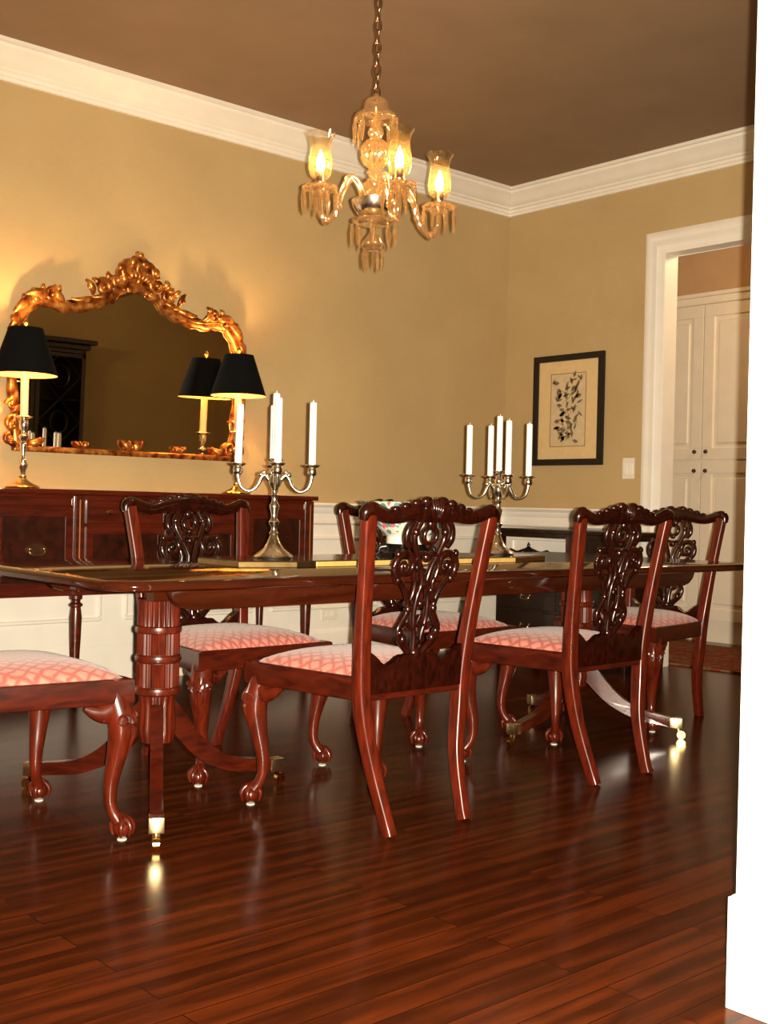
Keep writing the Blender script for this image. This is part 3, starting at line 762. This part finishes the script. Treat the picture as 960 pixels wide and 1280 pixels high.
wv = [.026+.006*math.sin(i*1.9)+.004*math.sin(i*.7+1) for i in range(len(full))]
tube(b, full, wv, [.020]*len(full), 10, (0, 1, 0))
tube(b, [p+Vector((0, -.012, .010)) for p in full], .008, None, 8, (0, 1, 0))
box(b, -.635, .635, -.046, -.004, -.004, .026, .008)
link('frame', b, M['gilt'], mr, 60)
def leaf(b, x, z, ang, L, w, curl=.5, y=-.035):
    pts = []
    a = math.radians(ang)
    for k in range(8):
        t = k/7; aa = a+curl*t*t*2.2
        pts.append((x, z)); x += L*.88/7*math.cos(aa); z += L*.88/7*math.sin(aa)
    tube(b, [m3(px, pz, y-.016*math.sin(PI*i/7)) for i, (px, pz) in enumerate(pts)], [w*.7, w*1.3, w*1.3, w*.95, w*.5], [w*.5, w*.75, w*.7, w*.5], 8, (0, 1, 0))
def scroll(b, x, z, r, a0, turns, w=.012, y=-.038):
    tube(b, [m3(px, pz, y) for px, pz in spiral(x, z, r, r*.25, a0, turns, 18)], [w*1.1, w, w*.6], [w, w*.9, w*.6], 8, (0, 1, 0))
    ball(b, m3(x, z, y-.004), r*.4)
# crest cartouche
b = bmesh.new()
for s in (-1, 1):
    scroll(b, s*.048, 2.125, .050, 90, -s*1.2, .022); scroll(b, s*.112, 2.075, .046, 80 if s > 0 else 100, s*1.2, .019); scroll(b, s*.188, 2.028, .038, 60 if s > 0 else 120, s*1.3, .017)
    scroll(b, s*.078, 2.030, .028, 200 if s > 0 else -20, -s*1.1, .013); scroll(b, s*.155, 1.985, .022, 200 if s > 0 else -20, -s*1.1, .011)
    leaf(b, s*.02, 2.15, 90-s*28, .075, .018, s*1.0); leaf(b, s*.085, 2.12, 90-s*50, .06, .015, s*1.1)
    leaf(b, s*.15, 2.07, 90-s*55, .055, .014, s*1.1); leaf(b, s*.215, 2.03, 90-s*30, .06, .013, -s*.5)
    leaf(b, s*.245, 1.985, 90-s*15, .095, .013, -s*.5); leaf(b, s*.16, 2.0, 90-s*120, .11, .014, s*.4)
    leaf(b, s*.25, 1.965, 90-s*110, .13, .014, s*.35); leaf(b, s*.25, 2.01, 90-s*80, .04, .010, s*.9)
leaf(b, -.006, 2.10, 84, .155, .020, .20); leaf(b, .004, 2.20, 60, .045, .012, 1.2); leaf(b, -.006, 2.17, 120, .05, .012, -1.2)
for k in range(-2, 3): leaf(b, k*.012, 2.075, 90-k*16, .08, .012, -.1*k, -.05)
ball(b, m3(0, 2.085, -.055), .024, 2, (1, .7, 1.2))
link('crest', b, M['gilt'], mr, 60)
for s in (-1, 1):
    b = bmesh.new()      # shoulder acanthus
    scroll(b, s*.46, 1.955, .032, 90, -s*1.2, .013); scroll(b, s*.545, 1.925, .04, 60 if s > 0 else 120, s*1.15, .015)
    leaf(b, s*.40, 1.925, 90-s*50, .11, .015, s*.55); leaf(b, s*.48, 1.95, 90-s*85, .13, .02, -s*.3); leaf(b, s*.56, 1.93, 90-s*125, .14, .02, -s*.25)
    leaf(b, s*.43, 1.965, 90-s*10, .05, .011, s*.8); leaf(b, s*.51, 1.965, 90-s*20, .045, .010, s*.9); leaf(b, s*.60, 1.90, 90-s*30, .05, .011, s*.8)
    leaf(b, s*.63, 1.85, 90-s*160, .12, .017, s*.25); leaf(b, s*.645, 1.80, 90-s*60, .045, .010, s*.9)
    link('shoulder_scroll', b, M['gilt'], mr, 60)
    b = bmesh.new()      # side foliage
    scroll(b, s*.650, 1.40, .028, 0 if s > 0 else 180, s*1.2, .012); scroll(b, s*.642, 1.31, .034, 90, -s*1.2, .014); scroll(b, s*.60, 1.235, .032, 90, s*1.2, .014); scroll(b, s*.655, 1.235, .026, 90, -s*1.2, .012)
    leaf(b, s*.655, 1.43, 90, .17, .017, -s*.18); leaf(b, s*.645, 1.58, 90+s*5, .14, .014, s*.12); leaf(b, s*.56, 1.215, 90+s*80, .10, .014, -s*.3); leaf(b, s*.65, 1.35, 90+s*30, .08, .013, s*.5); leaf(b, s*.64, 1.27, 90-s*40, .06, .012, s*.7)
    leaf(b, s*.62, 1.20, 90-s*60, .07, .014, -s*.4)
    link('side_scroll', b, M['gilt'], mr, 60)
for x0 in (-.28, 0, .28):
    b = bmesh.new(); w = 1.0 if x0 == 0 else .6
    for s in (-1, 1): leaf(b, x0, 1.212, 90-s*62, .085*w, .014*w, s*.35); leaf(b, x0+s*.01, 1.215, 90-s*30, .05*w, .011*w, s*.6)
    ball(b, m3(x0, 1.224, -.04), .017*w); link('base_ornament', b, M['gilt'], mr, 60)

# ------------------------------------------------------------------ framed botanical print, switch, outlet
fp = thing('framed_print', (XR, 4.867, 1.605), 'black-framed botanical print with tan mount on the right wall', 'picture')
b = bmesh.new(); y0, y1, z0, z1, w = -.292, .292, -.364, .364, .042
for q in ((y0, y1, z0, z0+w), (y0, y1, z1-w, z1), (y0, y0+w, z0+w, z1-w), (y1-w, y1, z0+w, z1-w)): box(b, -.028, -.002, *q, .004)
link('frame', b, M['black'], fp)
b = bmesh.new(); box(b, -.012, -.004, y0+w-.004, y1-w+.004, z0+w-.004, z1-w+.004); link('mount', b, M['mat'], fp)
b = bmesh.new(); box(b, -.0135, -.011, -.142, .142, -.235, .235); link('print_paper', b, M['paper'], fp)
b = bmesh.new()
for q in ((-.148, .148, -.241, -.237), (-.148, .148, .237, .241), (-.148, -.144, -.241, .241), (.144, .148, -.241, .241)): box(b, -.0135, -.012, *q)
link('ruled_line', b, M['line'], fp)
b = bmesh.new()
rnd = random.Random(3)
def pleaf(y, z, a, L, wd):
    d = (math.cos(a), math.sin(a)); nn = (-d[1], d[0]); pts = []
    for t, k in ((0, 0), (.3, .8), (.55, 1), (.8, .6), (1, 0), (.8, -.6), (.55, -1), (.3, -.8)): pts.append((y+d[0]*L*t+nn[0]*wd*k, z+d[1]*L*t+nn[1]*wd*k))
    prism(b, pts, lambda yy, zz, dd: (-.0135-dd, yy, zz), 0, .0006)
tube(b, catmull([(-.0138, .01, -.20), (-.0138, -.005, -.05), (-.0138, .012, .06), (-.0138, 0, .19)], 6), .0025, .0006, 6, (1, 0, 0))
for k in range(64):
    z = -.20+.41*k/63; sp = .115 if z > .03 else .085
    y = rnd.uniform(-sp, sp); pleaf(y, z, rnd.uniform(0, 2*PI), rnd.uniform(.035, .065), rnd.uniform(.007, .014))
for s in (-1, 1):
    for zz in (-.1, 0, .12): tube(b, catmull([(-.0138, 0, zz-.05), (-.0138, s*.04, zz), (-.0138, s*.085, zz+.02)], 5), .0018, .0006, 6, (1, 0, 0))
link('plant_drawing', b, M['ink'], fp)
sw = thing('light_switch', (XR, 4.378, 1.217), 'pale light switch plate beside the doorway casing', 'switch')
b = bmesh.new(); box(b, -.007, -.001, -.045, .045, -.066, .066, .003); link('plate', b, M['plate'], sw)
for y in (-.021, .021):
    b = bmesh.new(); box(b, -.011, -.006, y-.015, y+.015, -.034, .034, .002); link('rocker', b, M['white'], sw)
ot = thing('wall_outlet', (4.387, YB-.007, .289), 'pale outlet plate low on the white wainscot right of the sideboard', 'outlet')
b = bmesh.new(); box(b, -.06, .06, -.007, -.001, -.036, .036, .003); link('plate', b, M['plate'], ot)
for x in (-.022, .022):
    b = bmesh.new(); box(b, x-.013, x+.013, -.0095, -.006, -.016, .016, .003); link('socket', b, M['white'], ot)

# ------------------------------------------------------------------ server by the right wall
sv = thing('side_server', (5.69, 4.58, 0), 'dark wooden side table with open upper tier against the right wall', 'server')
fx = -.22
b = bmesh.new(); box(b, fx-.02, .19, -.56, .50, .802, .826, .005); link('top', b, M['dark'], sv)
b = bmesh.new(); box(b, fx, .18, -.54, .48, .772, .803, .003); link('frieze', b, M['dark'], sv)
b = bmesh.new(); box(b, fx, .18, -.54, .48, .12, .672, .004); link('case', b, M['dark'], sv)
for y in (-.52, -.11, .46):
    b = bmesh.new(); box(b, fx-.004, fx+.036, y-.025, y+.025, .66, .785, .004); link('post', b, M['mah'] if y == -.11 else M['dark'], sv)
b = bmesh.new(); box(b, fx+.005, fx+.025, -.50, -.13, .67, .775); link('end_panel', b, M['dark'], sv)
for x in (fx+.025, .155):
    for y in (-.515, .455):
        b = bmesh.new(); tube(b, [(x, y, .125), (x, y, .02), (x, y, 0)], [.022, .016, .015], None, 8, (1, 0, 0), square=True); link('leg', b, M['dark'], sv, 40)
for y0, y1 in ((-.52, -.04), (-.02, .46)):
    for z0, z1 in ((.14, .31), (.325, .485), (.50, .655)):
        b = bmesh.new(); box(b, fx-.010, fx+.002, y0, y1, z0, z1, .003); d = link('drawer', b, M['dark'], sv)
        b = bmesh.new()
        yc, zc = (y0+y1)/2, (z0+z1)/2
        tube(b, catmull([(fx-.012, yc-.035, zc+.006), (fx-.026, yc-.03, zc-.012), (fx-.028, yc, zc-.018), (fx-.026, yc+.03, zc-.012), (fx-.012, yc+.035, zc+.006)], 4), .0035, None, 6, (1, 0, 0))
        for s in (-1, 1): ball(b, (fx-.013, yc+s*.035, zc+.006), .007)
        link('drawer_pull', b, M['oldbrass'], d, 50)
b = bmesh.new()        # low pierced gallery with a small finial
for s in (-1, 1):
    tube(b, catmull([(fx+.03, .24, .70), (fx+.03, .24+s*.05, .688), (fx+.03, .24+s*.10, .678), (fx+.03, .24+s*.15, .690), (fx+.03, .24+s*.17, .675)], 5), [.012, .009, .006, .008, .006], None, 8, (1, 0, 0))
lathe(b, [(0, .67), (.03, .672), (.035, .69), (.018, .705), (.008, .715), (.010, .725), (.004, .735), (0, .745)], 14, (fx+.03, .24, 0))
link('gallery', b, M['black'], sv, 50)

# ------------------------------------------------------------------ china cabinet on the front wall (seen in the mirror)
cc = thing('china_cabinet', (3.75, YF+.24, 0), 'tall black glazed china cabinet seen only as a reflection in the mirror', 'cabinet')
cc.scale = (1, 1, .92)
b = bmesh.new(); box(b, -.70, .70, -.21, .22, .08, .86, .005); link('lower_case', b, M['dark'], cc)
b = bmesh.new(); box(b, -.71, .71, -.22, .235, .0, .09, .005); link('plinth', b, M['dark'], cc)
b = bmesh.new(); box(b, -.66, .66, -.21, -.19, .86, 2.18); box(b, -.66, -.64, -.19, .14, .86, 2.18); box(b, .64, .66, -.19, .14, .86, 2.18); box(b, -.64, .64, -.19, .12, 1.28, 1.295); box(b, -.64, .64, -.19, .12, 1.72, 1.735); box(b, -.66, .66, -.21, .14, 2.16, 2.19)
link('upper_case', b, M['dark'], cc)
b = bmesh.new(); box(b, -.69, .69, -.21, .18, 2.19, 2.24, .01); box(b, -.73, .73, -.21, .22, 2.24, 2.285, .01); link('cornice', b, M['dark'], cc)
for x0, x1 in ((-.655, -.225), (-.215, .215), (.225, .655)):
    b = bmesh.new(); w = .035
    for q in ((x0, x1, .89, .89+w), (x0, x1, 2.15-w, 2.15), (x0, x0+w, .89, 2.15), (x1-w, x1, .89, 2.15)): box(b, q[0], q[1], .14, .162, q[2], q[3], .003)
    xm = (x0+x1)/2
    for k in range(3):
        zc = 1.10+.42*k
        q = [(xm, .151, zc+.21), (x0+w, .151, zc), (xm, .151, zc-.21), (x1-w, .151, zc)]
        for a, c in zip(q, q[1:]+q[:1]): tube(b, [a, c], .006, .008, 6, (0, 1, 0))
        tube(b, [(xm+.075*math.cos(a), .151, zc+.10*math.sin(a)) for a in [i*2*PI/20 for i in range(20)]], .006, .008, 6, (0, 1, 0), True)
    d = link('glazed_door', b, M['dark'], cc)
    b = bmesh.new(); box(b, x0+w-.005, x1-w+.005, .146, .149, .89+w-.005, 2.15-w+.005); link('pane', b, M['cabglass'], d)
    b = bmesh.new(); box(b, x0, x1, .218, .232, .14, .82, .004); box(b, x0+.06, x1-.06, .228, .238, .20, .76, .006); link('lower_door', b, M['dark'], cc)

# ------------------------------------------------------------------ chandelier
CX, CY = 2.757, 3.20
ch = thing('crystal_chandelier', (CX, CY, ZC), 'lit crystal chandelier with glass hurricane shades and hanging prisms over the table', 'chandelier')
def c3(z): return z-ZC
b = bmesh.new()
lathe(b, [(0, 0), (.055, 0), (.05, -.02), (.02, -.035), (0, -.036)], 24); link('ceiling_cup', b, M['chainm'], ch, 40)
b = bmesh.new(); z = ZC-.03; k = 0
while z > 2.47:
    pts = []
    for i in range(14):
        a = 2*PI*i/14; lx, lz = .011*math.cos(a), .026*math.sin(a)
        d = Vector((math.cos(.5+k*PI/2), math.sin(.5+k*PI/2), 0)); pts.append(d*lx+Vector((0, 0, c3(z)-.02+lz)))
    tube(b, pts, .0042, None, 6, Vector((-math.sin(.5+k*PI/2), math.cos(.5+k*PI/2), 0)), True)
    z -= .041; k += 1
link('chain', b, M['chainm'], ch, 60)
def prism_bm(L, r=.0085):
    b = bmesh.new(); lathe(b, [(0, 0), (.004, -.004), (.005, -.010), (.003, -.014), (r*.7, -.022), (r, -.036), (r*.62, -L*.8), (0, -L)], 6); return b
proto = {}
def hang(parent, x, y, zz, L=.095):
    if L not in proto:
        proto[L] = link('crystal_prism', prism_bm(L), M['crystal'], parent); o = proto[L]
    else: o = proto[L].copy(); COL.objects.link(o); o.parent = parent
    o.location = (x, y, c3(zz)); o.rotation_euler = (0, 0, random.uniform(0, 2))
def bobeche(b, c, z, r):
    lathe(b, [(.014, c3(z)-.004), (r*.5, c3(z)-.006), (r*.9, c3(z)+.004), (r, c3(z)+.010), (r*.97, c3(z)+.013), (r*.5, c3(z)+.002), (.014, c3(z)+.004)], 24, (c[0], c[1], 0))
# central column
b = bmesh.new()
lathe(b, [(0, c3(2.455)), (.012, c3(2.45)), (.014, c3(2.43)), (.036, c3(2.432)), (.044, c3(2.42)), (.046, c3(2.40)), (.056, c3(2.385)), (.076, c3(2.376)), (.082, c3(2.362)), (.076, c3(2.358)), (.05, c3(2.372)), (.02, c3(2.375)), (.014, c3(2.37)), (0, c3(2.37))], 28); cr = link('crown_dish', b, M['crystal'], ch, 50)
for i in range(8): a = 2*PI*i/8+.2; hang(cr, .078*math.cos(a), .078*math.sin(a), 2.362, .105)
b = bmesh.new(); lathe(b, [(0, c3(2.372)), (.012, c3(2.37)), (.013, c3(2.335)), (.026, c3(2.325)), (.030, c3(2.31)), (.022, c3(2.293)), (.014, c3(2.288)), (0, c3(2.288))], 20); ball(b, (0, 0, c3(2.235)), .054, 3); lathe(b, [(0, c3(2.185)), (.022, c3(2.182)), (.030, c3(2.165)), (.020, c3(2.15)), (.030, c3(2.14)), (.042, c3(2.125)), (.030, c3(2.10)), (.036, c3(2.085)), (.05, c3(2.06)), (0, c3(2.055))], 24)
for i in range(12):
    a = 2*PI*i/12
    tube(b, [Vector((.0545*math.sin(t)*math.cos(a), .0545*math.sin(t)*math.sin(a), c3(2.235)+.0545*math.cos(t))) for t in [.3+k*.3 for k in range(9)]], .004, None, 5, (0, 0, 1))
link('stem_ball', b, M['crystal'], ch, 50)
b = bmesh.new(); lathe(b, [(.0, c3(1.995)), (.035, c3(1.998)), (.062, c3(2.015)), (.078, c3(2.04)), (.084, c3(2.062)), (.080, c3(2.064)), (.07, c3(2.04)), (.05, c3(2.015)), (0, c3(2.008))], 28); link('receiver_bowl', b, M['silver'], ch, 50, 'silvered receiver bowl')
b = bmesh.new(); bobeche(b, (0, 0), 1.978, .082); lathe(b, [(0, c3(1.998)), (.014, c3(1.99)), (.012, c3(1.95)), (.022, c3(1.935)), (.04, c3(1.91)), (.046, c3(1.895)), (.034, c3(1.882)), (.012, c3(1.878)), (0, c3(1.876))], 24); lo_ = link('lower_dish', b, M['crystal'], ch, 50)
for i in range(8): a = 2*PI*i/8; hang(lo_, .078*math.cos(a), .078*math.sin(a), 1.982, .095)
for i in range(5): a = 2*PI*i/5+.3; hang(lo_, .036*math.cos(a), .036*math.sin(a), 1.888, .085)
VR2, VF = Vector((.748, -.663, 0)), Vector((.664, .748, 0))
for lat, dep in ((-.193, -.10), (.088, -.165), (.242, .12)):
    e = VR2*lat+VF*dep; R = e.length; d = e.normalized(); s = Vector((-d.y, d.x, 0))
    b = bmesh.new()
    pts = catmull([d*.035+Vector((0, 0, c3(2.03))), d*.055+Vector((0, 0, c3(2.10))), d*(.055+R*.18)+Vector((0, 0, c3(2.135))), d*(R*.58)+Vector((0, 0, c3(2.085))), d*(R*.72)+Vector((0, 0, c3(1.995))), d*(R*.88)+Vector((0, 0, c3(1.965))), d*(R*.99)+Vector((0, 0, c3(2.0))), d*R+Vector((0, 0, c3(2.065)))], 6)
    tube(b, pts, [.013, .014, .013, .012, .012, .011, .011], None, 10, s)
    for kk in (14, 22, 30): ball(b, pts[kk], .017)
    arm = link('arm', b, M['crystal'], ch, 60)
    b = bmesh.new(); bobeche(b, e, 2.068, .066); lathe(b, [(0, c3(2.04)), (.018, c3(2.045)), (.02, c3(2.065)), (.016, c3(2.09)), (.02, c3(2.10)), (0, c3(2.10))], 18, e); bo_ = link('drip_dish', b, M['crystal'], arm, 50)
    for i in range(8):
        a = 2*PI*i/8+.4; o_len = .095
        hang(arm, e.x+.062*math.cos(a), e.y+.062*math.sin(a), 2.076, o_len)
    b = bmesh.new(); lathe(b, [(0, c3(2.10)), (.016, c3(2.10)), (.016, c3(2.135)), (.010, c3(2.138)), (0, c3(2.138))], 16, e); link('bulb_holder', b, M['chainm'], arm, 40)
    b = bmesh.new(); lathe(b, [(0, c3(2.136)), (.009, c3(2.14)), (.0145, c3(2.16)), (.0135, c3(2.178)), (.006, c3(2.2)), (0, c3(2.213))], 14, e); link('bulb', b, M['bulb'], arm, 60)
    b = bmesh.new(); R_ = []
    for r, zz in ((.026, 2.112), (.036, 2.122), (.044, 2.15), (.043, 2.18), (.037, 2.21), (.036, 2.235), (.044, 2.262), (.052, 2.274)):
        R_.append([b.verts.new((e.x+r*math.cos(2*PI*i/32), e.y+r*math.sin(2*PI*i/32), c3(zz)+(.0035*math.cos(8*2*PI*i/32) if zz > 2.27 else 0))) for i in range(32)])
    for p, q in zip(R_, R_[1:]):
        for i in range(32): b.faces.new((p[i], p[(i+1) % 32], q[(i+1) % 32], q[i]))
    link('hurricane_shade', b, M['glass'], arm, 60, 'clear flared glass hurricane shade')

# ------------------------------------------------------------------ camera, flash, world
R_right = Vector((.748, -.663, .023)); 
import numpy as _np
def _rot():
    c = _np.array([480., 640.]); f = 1442.
    a = _np.array([2105-c[0], 669-c[1], f]); a /= _np.linalg.norm(a)
    q = _np.array([-800-c[0], 603-c[1], f]); q -= a*(a@q); q /= _np.linalg.norm(q)
    z = _np.cross(a, q); z = -z if z[1] > 0 else z
    return _np.stack([a, q, z])
R = _rot()
cam = bpy.data.cameras.new('camera'); co = bpy.data.objects.new('camera', cam); COL.objects.link(co)
cam.sensor_fit = 'VERTICAL'; cam.sensor_height = 24; cam.sensor_width = 18; cam.lens = 24*1442/1280; cam.clip_start = .02
mw = Matrix(((R[0][0], -R[0][1], -R[0][2], 0), (R[1][0], -R[1][1], -R[1][2], 0), (R[2][0], -R[2][1], -R[2][2], H), (0, 0, 0, 1)))
co.matrix_world = mw
SC.camera = co
# the camera's own flash, a few centimetres right of the lens
FL = bpy.data.lights.new('camera_flash', 'SPOT'); FL.energy = 1850; FL.color = (1, .86, .66); FL.shadow_soft_size = .008
FL.spot_size = math.radians(95); FL.spot_blend = 1.0
fo = bpy.data.objects.new('camera_flash', FL); COL.objects.link(fo)
fo.matrix_world = mw @ Matrix.Translation((.030, .004, 0))
# unseen light added to brighten the hall
HL = bpy.data.lights.new('hall_fill_light', 'POINT'); HL.energy = 60; HL.color = (1, .68, .36); HL.shadow_soft_size = .12
ho = bpy.data.objects.new('hall_fill_light', HL); COL.objects.link(ho); ho.location = (6.8, 3.2, 2.8)
w = bpy.data.worlds.new('world'); SC.world = w; w.use_nodes = True
bg = w.node_tree.nodes['Background']; bg.inputs[0].default_value = (1, .75, .5, 1); bg.inputs[1].default_value = .01
SC.view_settings.view_transform = 'Standard'; SC.view_settings.look = 'None'; SC.view_settings.gamma = 1; SC.view_settings.exposure = 0
SC.view_settings.use_curve_mapping = False
